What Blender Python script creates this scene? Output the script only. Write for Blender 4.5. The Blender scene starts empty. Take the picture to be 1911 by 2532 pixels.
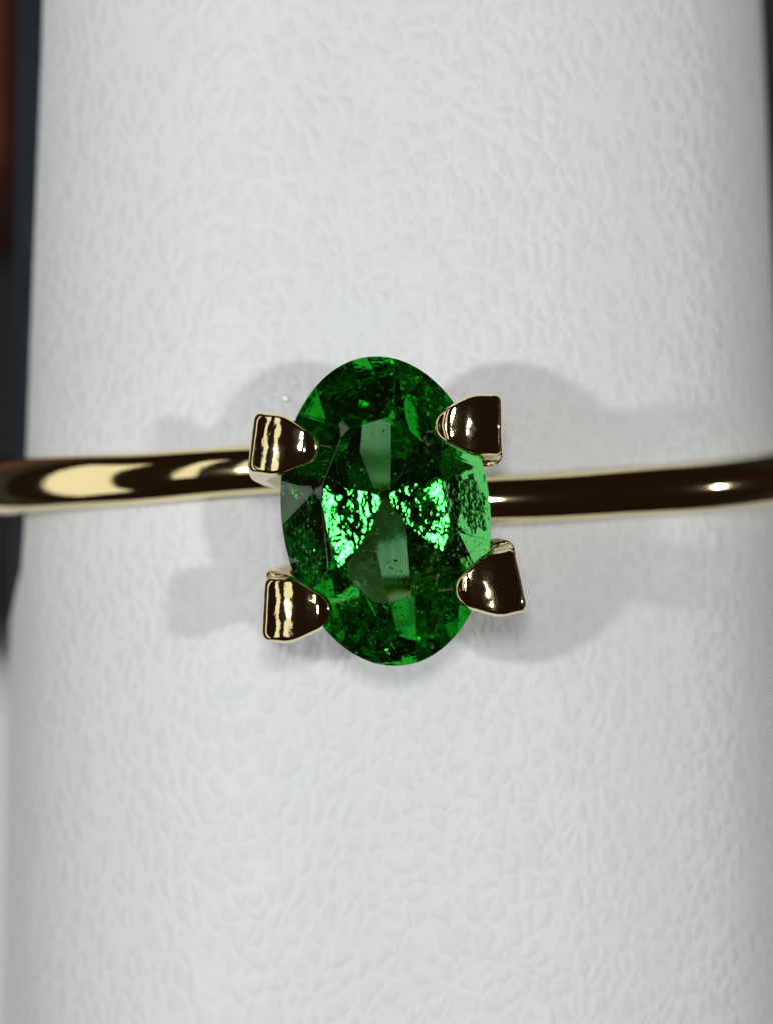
import bpy, bmesh, math, random
from mathutils import Vector, Matrix

# ------------------------------------------------------------------ basics
S = 0.1                      # modelled in millimetres, 1 Blender unit = 10 mm
R = math.radians
scene = bpy.context.scene
col = scene.collection
random.seed(7)

def V(x, y, z):
    return Vector((x * S, y * S, z * S))

# ------------------------------------------------------------------ camera
CAM_Z = 90.0
cam_d = bpy.data.cameras.new("camera")
cam = bpy.data.objects.new("camera", cam_d)
col.objects.link(cam)
cam.location = V(0, 0, CAM_Z)
cam_d.sensor_fit = 'HORIZONTAL'
cam_d.sensor_width = 36.0
cam_d.lens = 36.0 * CAM_Z / 17.52
cam_d.clip_start = 0.05
cam_d.clip_end = 200.0
cam_d.dof.use_dof = True
cam_d.dof.focus_distance = (CAM_Z - 0.6) * S
cam_d.dof.aperture_fstop = cam_d.lens * 1e-3 / (2.1 * S)
scene.camera = cam

# ------------------------------------------------------------------ world: a dark room
world = bpy.data.worlds.new("World")
scene.world = world
world.use_nodes = True
bg = world.node_tree.nodes["Background"]
bg.inputs["Color"].default_value = (1.0, 0.52, 0.3, 1)
bg.inputs["Strength"].default_value = 0.012

# ------------------------------------------------------------------ lamps
def lamp(name, loc, target, shape, size, size_y, radiance, colour):
    """Area lamp; radiance is what the lit face looks like (1 = white)."""
    d = bpy.data.lights.new(name, 'AREA')
    d.shape = shape
    d.size = size * S
    area = math.pi * (size * S / 2) ** 2
    if shape == 'RECTANGLE':
        d.size_y = size_y * S
        area = size * S * size_y * S
    elif shape == 'ELLIPSE':
        d.size_y = size_y * S
        area = math.pi * size * S * size_y * S / 4
    d.energy = radiance * area * math.pi
    d.color = colour
    o = bpy.data.objects.new(name, d)
    col.objects.link(o)
    o.location = V(*loc)
    o.rotation_euler = (V(*target) - V(*loc)).to_track_quat('-Z', 'Y').to_euler()
    return o

# torch beside the lens: the main light
lamp("torch_lamp", (-0.5, 10.5, 93), (0, 0, 0), 'DISK', 9.5, 0, 104, (1.0, 0.985, 0.96))
# small lamps to the left and to the right: the two faint shadows
lamp("shop_lamp_left", (-155, 2, 222), (0, 0, -4), 'DISK', 12, 0, 700, (0.95, 0.98, 1.0))
lamp("shop_lamp_right", (95, 0, 245), (0, 0, -4), 'DISK', 11, 0, 590, (1.0, 0.98, 0.95))
# a lamp low down at the right, level with the counter
lamp("counter_lamp_right", (262, 6, 16), (0, 0, -8), 'DISK', 6, 0, 1650, (1.0, 0.985, 0.96))
# strip lamps added at the left, for the cream reflections in the gold
for a, w, y0, y1 in ((34.5, 30, -35, 150), (52, 22, -35, 150), (87, 86, -150, 150)):
    x, z = -200 * math.sin(R(a)), 200 * math.cos(R(a))
    lamp("added_strip_lamp", (x, (y0 + y1) / 2, z), (0, (y0 + y1) / 2, -4), 'RECTANGLE', y1 - y0, w, 0.9, (1.0, 0.98, 0.9))

# ------------------------------------------------------------------ render settings
scene.view_settings.view_transform = 'Standard'
scene.view_settings.look = 'None'
scene.view_settings.exposure = 0.0
scene.view_settings.gamma = 1.0
scene.render.engine = 'CYCLES'
cy = scene.cycles
cy.max_bounces = 28
cy.transmission_bounces = 24
cy.glossy_bounces = 16
cy.diffuse_bounces = 4
cy.transparent_max_bounces = 8
cy.sample_clamp_indirect = 5.5
cy.blur_glossy = 0.0
cy.use_denoising = True

# ------------------------------------------------------------------ helpers
def obj(name, bm, mat, parent=None, smooth=True, sharp=None):
    me = bpy.data.meshes.new(name)
    bmesh.ops.recalc_face_normals(bm, faces=bm.faces[:])
    for f in bm.faces:
        f.smooth = smooth
    if sharp is not None:
        for e in bm.edges:
            if len(e.link_faces) == 2 and e.calc_face_angle(0) > R(sharp):
                e.smooth = False
    bm.to_mesh(me)
    bm.free()
    if mat:
        me.materials.append(mat)
    o = bpy.data.objects.new(name, me)
    col.objects.link(o)
    if parent:
        o.parent = parent
    return o

def tag(o, label=None, cat=None, group=None, kind=None):
    if label: o["label"] = label
    if cat: o["category"] = cat
    if group: o["group"] = group
    if kind: o["kind"] = kind

def empty(name, loc=(0, 0, 0), rz=0):
    o = bpy.data.objects.new(name, None)
    o.empty_display_size = 0.3
    col.objects.link(o)
    o.location = V(*loc)
    o.rotation_euler = (0, 0, rz)
    return o

def loft(bm, loops, cap_start=True, cap_end=True):
    """Skin closed loops (lists of equal length) into a tube."""
    vl = [[bm.verts.new(p) for p in lp] for lp in loops]
    n = len(vl[0])
    for a, b in zip(vl, vl[1:]):
        for i in range(n):
            j = (i + 1) % n
            bm.faces.new((a[i], a[j], b[j], b[i]))
    if cap_start: bm.faces.new(vl[0])
    if cap_end: bm.faces.new(vl[-1][::-1])
    return vl

# ------------------------------------------------------------------ materials
def new_mat(name):
    m = bpy.data.materials.new(name)
    m.use_nodes = True
    nt = m.node_tree
    return m, nt, nt.nodes["Principled BSDF"]

def N(nt, t, **kw):
    n = nt.nodes.new(t)
    for k, v in kw.items():
        if k in n.inputs: n.inputs[k].default_value = v
        else: setattr(n, k, v)
    return n

def leather_mat():
    m, nt, p = new_mat("white_leatherette")
    L = nt.links.new
    tc = N(nt, 'ShaderNodeTexCoord')
    mp = N(nt, 'ShaderNodeMapping')
    mp.inputs['Scale'].default_value = (1.25, 0.8, 1.25)
    L(tc.outputs['Object'], mp.inputs['Vector'])
    warp = N(nt, 'ShaderNodeTexNoise', Scale=9.0, Detail=3.0)
    L(mp.outputs[0], warp.inputs['Vector'])
    add = N(nt, 'ShaderNodeVectorMath', operation='MULTIPLY_ADD')
    L(warp.outputs['Color'], add.inputs[0]); add.inputs[1].default_value = (.085, .085, .085)
    L(mp.outputs[0], add.inputs[2])
    v1 = N(nt, 'ShaderNodeTexVoronoi', feature='DISTANCE_TO_EDGE', Scale=20.0)
    L(add.outputs[0], v1.inputs['Vector'])
    v2 = N(nt, 'ShaderNodeTexVoronoi', feature='DISTANCE_TO_EDGE', Scale=44.0)
    L(add.outputs[0], v2.inputs['Vector'])
    e1 = N(nt, 'ShaderNodeMapRange', interpolation_type='SMOOTHSTEP')
    L(v1.outputs['Distance'], e1.inputs['Value']); e1.inputs['From Max'].default_value = .32
    e2 = N(nt, 'ShaderNodeMapRange', interpolation_type='SMOOTHSTEP')
    L(v2.outputs['Distance'], e2.inputs['Value']); e2.inputs['From Max'].default_value = .3
    n1 = N(nt, 'ShaderNodeTexNoise', Scale=60.0, Detail=4.0, Roughness=.6)
    L(tc.outputs['Object'], n1.inputs['Vector'])
    n2 = N(nt, 'ShaderNodeTexNoise', Scale=5.0, Detail=3.0)
    L(tc.outputs['Object'], n2.inputs['Vector'])
    m1 = N(nt, 'ShaderNodeMath', operation='MULTIPLY_ADD')
    L(e2.outputs[0], m1.inputs[0]); m1.inputs[1].default_value = .10
    L(e1.outputs[0], m1.inputs[2])
    m2 = N(nt, 'ShaderNodeMath', operation='MULTIPLY_ADD')
    L(n1.outputs['Fac'], m2.inputs[0]); m2.inputs[1].default_value = .14
    L(m1.outputs[0], m2.inputs[2])
    b = N(nt, 'ShaderNodeBump', Strength=0.36, Distance=0.006)
    L(m2.outputs[0], b.inputs['Height'])
    L(b.outputs[0], p.inputs['Normal'])
    # patches of pigment warmer or cooler; crease highlights painted in as lighter lines
    cr = N(nt, 'ShaderNodeValToRGB')
    cr.color_ramp.elements[0].position = .25
    cr.color_ramp.elements[0].color = (.80, .822, .848, 1)
    cr.color_ramp.elements[1].position = .75
    cr.color_ramp.elements[1].color = (.83, .838, .85, 1)
    L(n2.outputs['Fac'], cr.inputs[0])
    gr = N(nt, 'ShaderNodeValToRGB')          # grain: pebbles a touch greyer than the creases between them
    gr.color_ramp.elements[0].position = .05
    gr.color_ramp.elements[0].color = (1, 1, 1, 1)
    gr.color_ramp.elements[1].position = .8
    gr.color_ramp.elements[1].color = (.958, .961, .965, 1)
    L(m1.outputs[0], gr.inputs[0])
    mx = N(nt, 'ShaderNodeMixRGB', blend_type='MULTIPLY')
    mx.inputs[0].default_value = 1.0
    L(cr.outputs[0], mx.inputs[1]); L(gr.outputs[0], mx.inputs[2])
    L(mx.outputs[0], p.inputs['Base Color'])
    p.inputs['Roughness'].default_value = .46
    p.inputs['Specular IOR Level'].default_value = .36
    return m

def gold_mat(name="yellow_gold", rough=.05, wave=.010):
    m, nt, p = new_mat(name)
    L = nt.links.new
    p.inputs['Base Color'].default_value = (.95, .82, .46, 1)
    p.inputs['Metallic'].default_value = 1.0
    p.inputs['Roughness'].default_value = rough
    tc = N(nt, 'ShaderNodeTexCoord')
    n = N(nt, 'ShaderNodeTexNoise', Scale=14.0, Detail=2.0)
    L(tc.outputs['Object'], n.inputs['Vector'])
    n3 = N(nt, 'ShaderNodeTexNoise', Scale=120.0, Detail=2.0)
    L(tc.outputs['Object'], n3.inputs['Vector'])
    mm = N(nt, 'ShaderNodeMath', operation='MULTIPLY_ADD')
    L(n3.outputs['Fac'], mm.inputs[0]); mm.inputs[1].default_value = .04
    L(n.outputs['Fac'], mm.inputs[2])
    b = N(nt, 'ShaderNodeBump', Strength=.35, Distance=wave)
    L(mm.outputs[0], b.inputs['Height'])
    L(b.outputs[0], p.inputs['Normal'])
    return m

GIRDLE_Z = (0 - (-14.0 - 10.6)) * S
def gem_mat(name="green_crystal", rough=.00025):
    m = bpy.data.materials.new(name)
    m.use_nodes = True
    nt = m.node_tree
    nt.nodes.clear()
    L = nt.links.new
    out = N(nt, 'ShaderNodeOutputMaterial')
    g = N(nt, 'ShaderNodeBsdfGlass', Roughness=0.0, IOR=1.74)
    g.inputs['Color'].default_value = (1, 1, 1, 1)
    L(g.outputs[0], out.inputs['Surface'])
    tc = N(nt, 'ShaderNodeTexCoord')
    no = N(nt, 'ShaderNodeTexNoise', Scale=48.0, Detail=2.0, Roughness=.5)
    L(tc.outputs['Object'], no.inputs['Vector'])
    nb = N(nt, 'ShaderNodeTexNoise', Scale=26.0, Detail=2.0, Roughness=.5)
    L(tc.outputs['Object'], nb.inputs['Vector'])
    nm = N(nt, 'ShaderNodeMath', operation='MULTIPLY_ADD')
    L(nb.outputs['Fac'], nm.inputs[0]); nm.inputs[1].default_value = 5.0
    L(no.outputs['Fac'], nm.inputs[2])
    sp = N(nt, 'ShaderNodeSeparateXYZ')
    L(tc.outputs['Object'], sp.inputs[0])
    lo = N(nt, 'ShaderNodeMath', operation='LESS_THAN')      # the polish of the underside is poorer than the top's
    L(sp.outputs['Z'], lo.inputs[0]); lo.inputs[1].default_value = GIRDLE_Z
    mu = N(nt, 'ShaderNodeMath', operation='MULTIPLY')
    L(nm.outputs[0], mu.inputs[0]); L(lo.outputs[0], mu.inputs[1])
    at = N(nt, 'ShaderNodeAttribute', attribute_name="polish")
    m3 = N(nt, 'ShaderNodeMath', operation='MULTIPLY')
    L(mu.outputs[0], m3.inputs[0]); L(at.outputs['Fac'], m3.inputs[1])
    bu = N(nt, 'ShaderNodeBump', Strength=.5, Distance=rough)
    L(m3.outputs[0], bu.inputs['Height'])
    L(bu.outputs[0], g.inputs['Normal'])
    a = N(nt, 'ShaderNodeVolumeAbsorption')
    a.inputs['Color'].default_value = (.0, .80, .16, 1)
    a.inputs['Density'].default_value = 5.3
    L(a.outputs[0], out.inputs['Volume'])
    return m

def simple_mat(name, c, rough=.5, noise=None, c2=None, scale=(1, 1, 1), spec=.5):
    m, nt, p = new_mat(name)
    p.inputs['Roughness'].default_value = rough
    p.inputs['Specular IOR Level'].default_value = spec
    p.inputs['Base Color'].default_value = (*c, 1)
    if noise:
        L = nt.links.new
        tc = N(nt, 'ShaderNodeTexCoord')
        mp = N(nt, 'ShaderNodeMapping')
        mp.inputs['Scale'].default_value = scale
        L(tc.outputs['Object'], mp.inputs[0])
        n = N(nt, 'ShaderNodeTexNoise', Scale=noise, Detail=5.0)
        L(mp.outputs[0], n.inputs['Vector'])
        cr = N(nt, 'ShaderNodeValToRGB')
        cr.color_ramp.elements[0].position = .3
        cr.color_ramp.elements[0].color = (*c, 1)
        cr.color_ramp.elements[1].position = .7
        cr.color_ramp.elements[1].color = (*(c2 or c), 1)
        L(n.outputs['Fac'], cr.inputs[0])
        L(cr.outputs[0], p.inputs['Base Color'])
        b = N(nt, 'ShaderNodeBump', Strength=.3, Distance=.01)
        L(n.outputs['Fac'], b.inputs['Height'])
        L(b.outputs[0], p.inputs['Normal'])
    return m

LEATHER = leather_mat()
GOLD = gold_mat()
GOLD_BAND = gold_mat('brushed_yellow_gold', .065, .0015)
GEM = gem_mat()
FLAKE = simple_mat("pale_inclusion", (.9, .95, .9), .22)
FLAKE.node_tree.nodes["Principled BSDF"].inputs["Metallic"].default_value = .8
CRACK = bpy.data.materials.new("air_crack")
CRACK.use_nodes = True
_nt = CRACK.node_tree
_nt.nodes.clear()
_g = N(_nt, 'ShaderNodeBsdfGlass', Roughness=0.0, IOR=1 / 1.74)
_g.inputs['Color'].default_value = (1, 1, 1, 1)
_nt.links.new(_g.outputs[0], N(_nt, 'ShaderNodeOutputMaterial').inputs['Surface'])
WOOD = simple_mat("red_brown_wood", (.13, .028, .011), .45, 3.0, (.07, .013, .006), (4, .6, 4))
TABLE = simple_mat("black_counter", (.004, .004, .0045), .7, 2.0, (.007, .006, .006))
SIDE_SHADE = simple_mat('painted_side_shade', (.030, .040, .052), .8, 8.0, (.018, .024, .034), (1, .5, 1), spec=.2)
DUST = simple_mat("white_lint", (.95, .95, .94), .38, spec=1.0)
DUST.node_tree.nodes["Principled BSDF"].inputs["Metallic"].default_value = .9

# ------------------------------------------------------------------ setting
bm = bmesh.new()
bmesh.ops.create_grid(bm, x_segments=2, y_segments=2, size=60 * S * 2)
o = obj("table_top", bm, TABLE)
o.location = V(0, 0, -60)
tag(o, kind="structure", label="black counter top under the ring stand, in the dark")

# ------------------------------------------------------------------ ring stand
CX, ZC = 0.28, -14.0
NPOST, NBAND = 2.3, 2.06
def half_w(y): return 10.02 - 0.028 * y
def cx(y): return -0.0145 * y          # the post leans a little, relative to CX
def section(t, w, h, n=NPOST):
    c, s = math.cos(t), math.sin(t)
    return (math.copysign(abs(c) ** (2 / n), c) * w, math.copysign(abs(s) ** (2 / n), s) * h)

stand = empty("ring_stand", (CX, 0, -60))
tag(stand, "white leatherette finger shaped ring display post carrying the gold ring", "ring display")
loops = []
NS = 160
for k in range(61):
    y = 26 - k * 60 / 60
    w = half_w(y)
    r_end = 1.0
    if k == 0: r_end = .9
    loops.append([V(*( (lambda p: (p[0] * r_end + cx(y), y, p[1] * r_end + ZC + 60))(section(2 * math.pi * i / NS, w, w * .978)))) for i in range(NS)])
bm = bmesh.new()
loft(bm, loops)
obj("post", bm, LEATHER, stand, sharp=50)

# dark blue-grey strip on the post's left side, its shade painted as colour
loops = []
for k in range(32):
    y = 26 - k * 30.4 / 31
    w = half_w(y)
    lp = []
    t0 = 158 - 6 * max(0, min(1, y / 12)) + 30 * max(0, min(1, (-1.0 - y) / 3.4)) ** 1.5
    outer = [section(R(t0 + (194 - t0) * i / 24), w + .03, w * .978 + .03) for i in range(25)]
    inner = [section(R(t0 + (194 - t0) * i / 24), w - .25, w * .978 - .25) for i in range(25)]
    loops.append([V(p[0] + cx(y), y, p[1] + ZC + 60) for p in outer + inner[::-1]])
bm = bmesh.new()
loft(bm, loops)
o = obj("side_shade", bm, SIDE_SHADE, stand, sharp=50)
o["label"] = "dark blue grey strip of painted shade along the left side of the post"

def box(bm, x0, x1, y0, y1, z0, z1, bev=0, seg=3):
    r = bmesh.ops.create_cube(bm, size=1)
    for v in r['verts']:
        v.co = V(x0 + (v.co.x + .5) * (x1 - x0), y0 + (v.co.y + .5) * (y1 - y0), z0 + (v.co.z + .5) * (z1 - z0))
    if bev:
        bmesh.ops.bevel(bm, geom=bm.edges[:], offset=bev * S, segments=seg, affect='EDGES', profile=.5)

bm = bmesh.new()
box(bm, -26, 24, -60, -4.2, 0, 34, bev=2.2, seg=5)
base = obj("base", bm, LEATHER, stand, sharp=50)

bm = bmesh.new()
box(bm, -16, 0, -6.6, 17, 0, 36, bev=1.2, seg=4)
blk = obj("wooden_block", bm, WOOD, sharp=50)
blk.location = V(-10.4, 16, -60)
tag(blk, "dark red brown wooden block, out of focus beside the left edge of the white post", "wooden block")

# ------------------------------------------------------------------ the ring
HEAD = R(6.3)
ring = empty("ring", (CX, 0.7, ZC - 10.6))
tag(ring, "yellow gold ring with an oval green gemstone held by four claws on the white post", "ring")
def rl(x, y, z):            # scene millimetres -> ring-local
    return V(x - CX, y - 0.7, z - (ZC - 10.6))

def lerp_tab(tab, x):
    for (a, va), (b, vb) in zip(tab, tab[1:]):
        if x <= b:
            t = (x - a) / (b - a)
            t = max(0, min(1, t))
            return va + (vb - va) * (t * t * (3 - 2 * t) * .35 + t * .65)
    return tab[-1][1]

# band: one strip of gold whose two ends pass each other under the stone
ytab = [(-14, 0.12), (0, .22), (15, .32), (35, .54), (60, .82), (75, 1.0), (90, 1.06), (180, .95), (270, .66), (300, .62), (325, .79), (343, 1.0), (360, 1.16), (374, 1.2)]
wtab = [(-14, 1.1), (0, 1.25), (20, 1.27), (60, 1.35), (120, 1.5), (180, 1.6), (240, 1.6), (300, 1.5), (340, 1.3), (360, 1.2), (374, 1.1)]
loops = []
NP = 36
for k in range(0, 195):
    ph = 6 + 2 * k
    if ph > 354: break
    t = R(90 - ph)
    yc = lerp_tab(ytab, ph)
    wb = .92 * lerp_tab(wtab, ph)
    w0 = half_w(yc)
    e = .02
    p0 = section(t, w0 + .45, w0 * .978 + .28, NBAND)
    p1 = section(t - e, w0 + .45, w0 * .978 + .28, NBAND)
    tx, tz = p1[0] - p0[0], p1[1] - p0[1]
    l = math.hypot(tx, tz)
    nx, nz = -tz / l, tx / l
    if nx * p0[0] + nz * p0[1] < 0: nx, nz = -nx, -nz
    th = 1.15
    lp = []
    for i in range(NP):
        a = 2 * math.pi * i / NP
        cy_, sz_ = section(a, wb / 2, th / 2, 2.25)
        if sz_ < 0: sz_ *= .9
        h = th / 2 + sz_
        lp.append(rl(CX + p0[0] + nx * h, yc + cy_, ZC + p0[1] + nz * h))
    loops.append(lp)
bm = bmesh.new()
loft(bm, loops)
obj("band", bm, GOLD_BAND, ring, sharp=60)

# head frame: turned a few degrees about the view
HM = Matrix.Rotation(HEAD, 4, 'Z')
def hd(x, y, z):
    v = HM @ Vector((x, y, z))
    return rl(v.x - 0.02, v.y + 0.02, v.z)

# gemstone: oval brilliant cut from a blank, plane by plane
GA, GB = 2.36, 3.52
bm = bmesh.new()
NG = 128
top = [bm.verts.new((math.cos(2 * math.pi * i / NG), math.sin(2 * math.pi * i / NG), 1.2)) for i in range(NG)]
bot = [bm.verts.new((math.cos(2 * math.pi * i / NG), math.sin(2 * math.pi * i / NG), -3.0)) for i in range(NG)]
for i in range(NG):
    j = (i + 1) % NG
    bm.faces.new((bot[i], bot[j], top[j], top[i]))
bm.faces.new(top); bm.faces.new(bot[::-1])

def cut(az, slope, c, z0, up=True):
    """keep z <= z0 + slope*(c - r) (crown) or z >= z0 - slope*(c - r) (pavilion)"""
    ca, sa = math.cos(R(az)), math.sin(R(az))
    if up:
        no = Vector((slope * ca, slope * sa, 1)); co = Vector((c * ca, c * sa, z0))
    else:
        no = Vector((slope * ca, slope * sa, -1)); co = Vector((c * ca, c * sa, z0))
    no.normalize()
    r = bmesh.ops.bisect_plane(bm, geom=bm.verts[:] + bm.edges[:] + bm.faces[:], dist=1e-5, plane_co=co, plane_no=no, clear_outer=True)
    es = [e for e in r['geom_cut'] if isinstance(e, bmesh.types.BMEdge) and len(e.link_faces) < 2]
    if len(es) >= 3:
        bmesh.ops.edgeloop_fill(bm, edges=es)

ZT, ZG = .82, .10
CR = 7.0
cut(0, 0, 0, ZT, True)
rnd = random.Random(3)
j = lambda s: rnd.uniform(-s, s)
for k in range(8):
    cut(45 * k + CR + j(1.2), 1.7, 1.0, ZG, True)
for k in range(16):
    cut(22.5 * k + 11.25 + CR + j(.8), 1.9, 1.0, ZG, True)
for k in range(8):
    cut(45 * k + 22.5 + CR + j(1), 1.15, .60, ZT, True)
PD = 2.65
PAV = 8.0
KS, KA = 2.37, -2.5
for k in range(8):
    sl = {2: 2.30, 0: KS, 4: KS, 1: 2.52, 3: 2.52, 5: 2.74, 7: 2.74}.get(k, PD + j(.03))
    az = 45 * k + {2: 0, 6: 0, 0: KA, 4: -KA}.get(k, PAV + j(1.5))
    if k == 6:
        cut(274, 1.95, 0.0, -2.24, False)      # shallow facets of the lower half
        cut(250, 2.25, 0.0, -2.40, False)
        cut(298, 2.25, 0.0, -2.40, False)
    elif k == 2:
        cut(90, 2.30, 1.0, -.263, False)      # and of the upper half
    else:
        cut(az, sl, 1.0, -.10, False)
for az, s_, z_ in ((KA + 3, KS + .03, -.098), (KA - 3, KS + .02, -.103), (KA + 1, KS - .05, -.120), (KA - 1.5, KS + .06, -.068),
                   (180 - KA + 3, KS + .03, -.103), (180 - KA - 3, KS + .03, -.098), (180 - KA + 1.5, KS - .05, -.12), (180 - KA - 1, KS + .06, -.070)):
    cut(az, s_, 1.0, z_, False)
for k in range(16):
    cut(22.5 * k + 11.25 + PAV + j(.8), PD * 1.028 + j(.02), 1.0, -.10, False)
bmesh.ops.remove_doubles(bm, verts=bm.verts[:], dist=1e-4)
for v in bm.verts:
    v.co = Vector((v.co.x * GA, v.co.y * GB, v.co.z))
# cut edges of the top are never perfectly sharp
ee = [e for e in bm.edges if min(v.co.z for v in e.verts) > .3 and e.calc_face_angle(0) > R(4)]
bmesh.ops.bevel(bm, geom=ee, offset=.022, segments=3, profile=.5, affect='EDGES', clamp_overlap=True)
for v in bm.verts:
    v.co = hd(*v.co)
bm.normal_update(); bm.faces.index_update()
polished = set()
for f in bm.faces:                        # the two shallow facets are better polished
    a_ = math.degrees(math.atan2(f.normal.y, f.normal.x)) - 6.3
    t_ = math.degrees(math.acos(max(-1, min(1, -f.normal.z))))
    if f.normal.z < -.5 and t_ < 34.5 and (abs(a_ - 90) < 4 or abs(a_ + 86) < 4):
        polished.add(f.index)
gem = obj("gemstone", bm, GEM, ring, smooth=False)
at = gem.data.attributes.new("polish", 'FLOAT', 'FACE')
for p_ in gem.data.polygons:
    at.data[p_.index].value = 0.2 if p_.index in polished else 1.0
gem["label"] = "oval faceted deep green gemstone"

# inclusions: tiny crystals and flakes caught inside the stone
bm = bmesh.new()
rnd = random.Random(11)
n_in = 0
while n_in < 240:
    x, y = rnd.uniform(-.8, .8), rnd.gauss(-.18, .32)
    rr = math.hypot(x, y)
    if rr > .82: continue
    zlo, zhi = -PD * (1 - rr) + .12, min(.6, .1 + 1.8 * (1 - rr) - .1)
    if zlo > zhi: continue
    z = rnd.uniform(zlo, zhi)
    s = rnd.choice((.018, .022, .026, .034))
    r = bmesh.ops.create_icosphere(bm, subdivisions=1, radius=1)
    q = Matrix.Rotation(rnd.uniform(0, 6.3), 3, Vector((rnd.gauss(0, 1), rnd.gauss(0, 1), rnd.gauss(0, 1))).normalized())
    for v in r['verts']:
        c = q @ Vector((v.co.x * s * 1.6, v.co.y * s, v.co.z * s * .5))
        v.co = hd(x * GA + c.x, y * GB + c.y, z + c.z)
    n_in += 1
inc = obj("inclusion", bm, FLAKE, gem, smooth=False)
inc["kind"] = "stuff"

# feathers: crumpled hair-thin cracks inside the stone, near its left and right edges
def feather(cx_, cy_, cz, sx, sy, tilt, spin, seed):
    rn = random.Random(seed)
    n = 18
    H = [[rn.gauss(0, 1) for _ in range(n + 1)] for _ in range(n + 1)]
    M = Matrix.Rotation(spin, 3, 'Z') @ Matrix.Rotation(tilt, 3, 'Y')
    bm = bmesh.new()
    lay = []
    for side in (1, -1):
        g = {}
        for a in range(n + 1):
            for b in range(n + 1):
                u, v = a / n * 2 - 1, b / n * 2 - 1
                r_ = math.hypot(u, v)
                if r_ > 1 - .25 * abs(math.sin(3 * math.atan2(v, u) + seed)): continue
                th = .006 * (1 - r_ * r_)
                p = M @ Vector((u * sx, v * sy, H[a][b] * .012 + side * th))
                g[a, b] = bm.verts.new(hd(cx_ + p.x, cy_ + p.y, cz + p.z))
        for a in range(n):
            for b in range(n):
                q = [g.get((a, b)), g.get((a + 1, b)), g.get((a + 1, b + 1)), g.get((a, b + 1))]
                if all(q): bm.faces.new(q if side > 0 else q[::-1])
    me = bpy.data.meshes.new("feather_inclusion")
    bm.to_mesh(me); bm.free()
    me.materials.append(CRACK)
    o = bpy.data.objects.new("feather_inclusion", me)
    col.objects.link(o); o.parent = gem
    return o
feather(-1.68, -.75, -.28, .62, .75, .35, .2, 1)
feather(1.78, -.05, -.2, .55, .85, -.35, .1, 3)

# gallery rail under the stone that ties the claws together
bm = bmesh.new()
loops = []
for k in range(96):
    a = 2 * math.pi * k / 96
    c = Vector((1.15 * math.cos(a), 1.55 * math.sin(a), -3.75))
    n = Vector((math.cos(a) / 1.25, math.sin(a) / 1.85, 0)).normalized()
    loops.append([hd(*(c + n * .3 * math.cos(b) + Vector((0, 0, .3 * math.sin(b))))) for b in [2 * math.pi * i / 12 for i in range(12)]])
vl = loft(bm, loops, False, False)
for i in range(12):
    jn = (i + 1) % 12
    bm.faces.new((vl[-1][i], vl[-1][jn], vl[0][jn], vl[0][i]))
obj("gallery_rail", bm, GOLD, ring)

# bar added under the stone so its shallow facets look onto dark gold
bm = bmesh.new()
loops = []
for k in range(25):
    x = -1.15 + 2.3 * k / 24
    loops.append([hd(x, -.58 + .15 * math.cos(2 * math.pi * i / 20), -3.55 + .17 * math.sin(2 * math.pi * i / 20)) for i in range(20)])
loft(bm, loops)
obj("added_bar", bm, GOLD, ring, sharp=60)

# claws: shield-shaped heads bent over the stone, posts running down to the rail
def taper(s):
    k = max(0, min(1, (s - .25) / .70))
    w = 1 - .50 * k * k * (3 - 2 * k)
    return w * math.sqrt(max(0, 1 - (max(0, s - .76) / .24) ** 2))

def shield(n=72):
    """outline in (u, v): flat outer end at u=-.8, rounded nose at u=+.8"""
    pts = []
    L0, W = .79, .70
    rc = .17
    # walk: outer edge mid -> corner -> side -> nose -> side -> corner
    raw = []
    for i in range(9): raw.append((-L0, -(W - rc) * i / 8 * .97))
    for i in range(1, 9):
        a = R(180 + 90 * i / 8)
        raw.append((-L0 + rc + rc * math.cos(a), -W * .97 + rc + rc * math.sin(a)))
    for i in range(1, 25):
        t = i / 24
        u = -L0 + rc + (2 * L0 - rc) * math.sin(t * math.pi / 2)
        s = (u + L0 - rc) / (2 * L0 - rc)
        raw.append((u, -W * (.97 + .06 * s) * taper(s)))
    half = raw
    other = [(u, -v) for (u, v) in half[1:-1]][::-1]
    return half + other

SH = shield()
def top_z(u, v=0.0):
    # nearly straight fall to the outer end, tight dome at the nose
    d = u - .40
    z = 1.40 - (.15 * d * d + .10 * abs(d) ** 3 if d < 0 else 1.7 * d * d)
    return z - .10 * v * v - (1.0 * v * v * d / .4 if d > 0 else 0)

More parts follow.
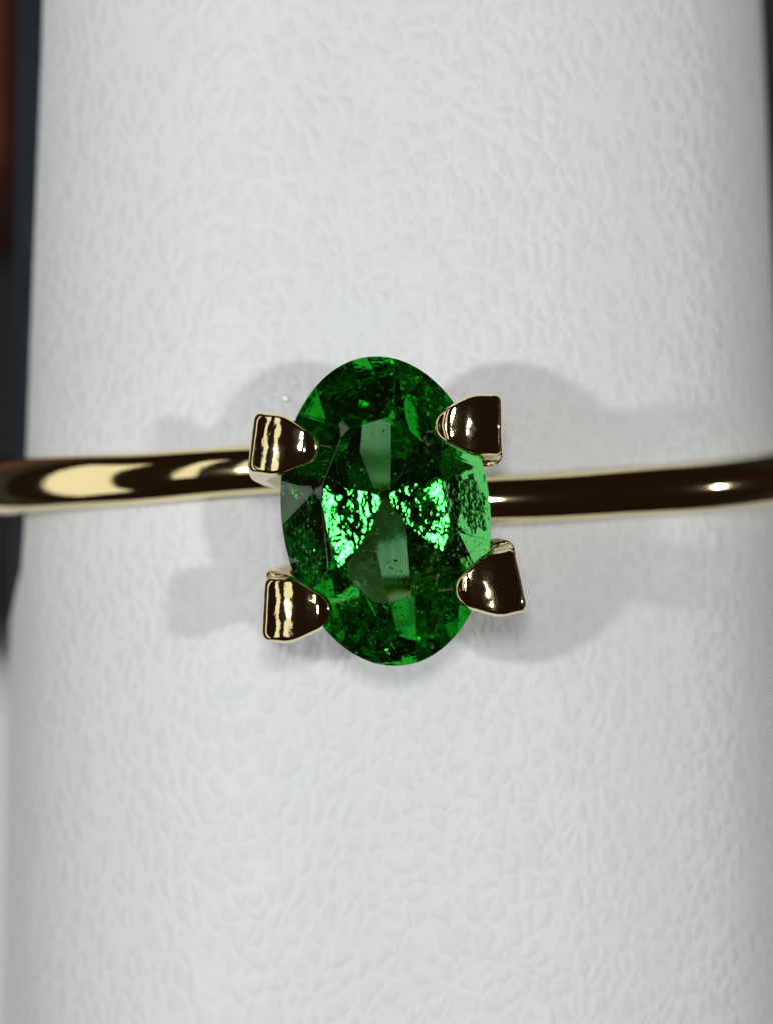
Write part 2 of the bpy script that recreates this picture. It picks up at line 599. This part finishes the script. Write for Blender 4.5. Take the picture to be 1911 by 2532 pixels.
def claw(cx, cy, dirdeg, sx, wid=1.0, flip=1):
    """cx, cy: centre of the head in the turned head frame (mm); dirdeg: where the nose points"""
    A = R(dirdeg)
    ca, sa = math.cos(A), math.sin(A)
    def put(u, v, z, lean=0.0):
        return hd(cx + u * ca - v * sa * wid, cy + u * sa + v * ca * wid - math.copysign(lean, cy), z)
    loops = []
    # cap, from a small inner loop to the bevelled rim
    for k in (.03, .1, .18, .26, .34, .42, .5, .58, .66, .73, .79, .84):
        lp = []
        for u, v in SH:
            uu, vv = .06 + (u - .06) * k, v * k
            lp.append(put(uu, vv, top_z(uu, vv)))
        loops.append(lp)
    for k, dz in ((.875, .008), (.91, .03), (.945, .075), (.972, .13), (.99, .2), (1.0, .29)):
        lp = []
        for u, v in SH:
            uu, vv = .06 + (u - .06) * k, v * k
            lp.append(put(uu, vv, top_z(uu * .97, vv * .97) - dz))
        loops.append(lp)
    # side walls, then the post leaning in under the stone
    for z, umax, ks, sh in ((.95, .72, 1.0, 0), (.55, .36, 1.0, 0), (.2, .16, 1.0, .0), (-.2, .12, .98, .03), (-1.0, .22, .95, .22), (-2.0, .40, .78, .78), (-3.6, .45, .74, 1.05), (-4.6, .45, .72, 1.1)):
        lp = []
        for u, v in SH:
            uu = -.79 + (u + .79) * (umax + .79) / 1.58
            zz = min(z, top_z(u, v) - .34) if z > .5 else z
            lp.append(put(uu * (.9 + .1 * ks) + sh, v * ks, zz, .30 * min(1, max(0, 1.1 - z) / 2.2)))
        loops.append(lp)
    bm = bmesh.new()
    loft(bm, loops)
    return obj("claw", bm, GOLD, ring, sharp=70)

PXMM = 0.0105
def from_px(px, py):
    """photo (1669 px wide) offset from the stone centre, brought into the turned head frame"""
    v = Vector(((px - 836) * PXMM, (1104 - py) * PXMM, 0))
    v = Matrix.Rotation(-HEAD, 3, 'Z') @ v
    return v.x, v.y
for (px, py, d, w) in ((619, 963, -7 - 6.3, 1.03), (1013, 918, 181 - 6.3, 1.03), (646, 1320, -3 - 6.3, 1.08), (1056, 1267, 192 - 6.3, 1.08)):
    x, y = from_px(px, py)
    x *= .985; y *= .985
    claw(x, y, d, 1, w)

# ------------------------------------------------------------------ lint on the leatherette
for (px, py, s, lab) in ((620, 861, .075, "largest bright white lint speck on the white post above the upper left claw"),
                         (601, 853, .045, "small white lint speck left of the largest speck on the white post"),
                         (640, 826, .05, "faint white lint speck above the largest speck, near the green stone")):
    x = (px - 834.5) * PXMM * 94.6 / 90; y = (1106 - py) * PXMM * 94.6 / 90
    w0 = half_w(y)
    z = ZC + w0 * .978 * max(0, 1 - abs((x - CX) / w0) ** NPOST) ** (1 / NPOST)
    bm = bmesh.new()
    bmesh.ops.create_icosphere(bm, subdivisions=2, radius=1)
    for v in bm.verts:
        v.co = Vector((v.co.x * 1.35, v.co.y * .8, v.co.z * .16)) * s * S * (1 + .25 * math.sin(5 * v.co.x + 3 * v.co.y))
    o = obj("lint_speck", bm, DUST)
    o.location = V(x, y, z + s * .3)
    o.rotation_euler = (0, 0, -.5)
    tag(o, lab, "lint speck", "lint specks on the post")
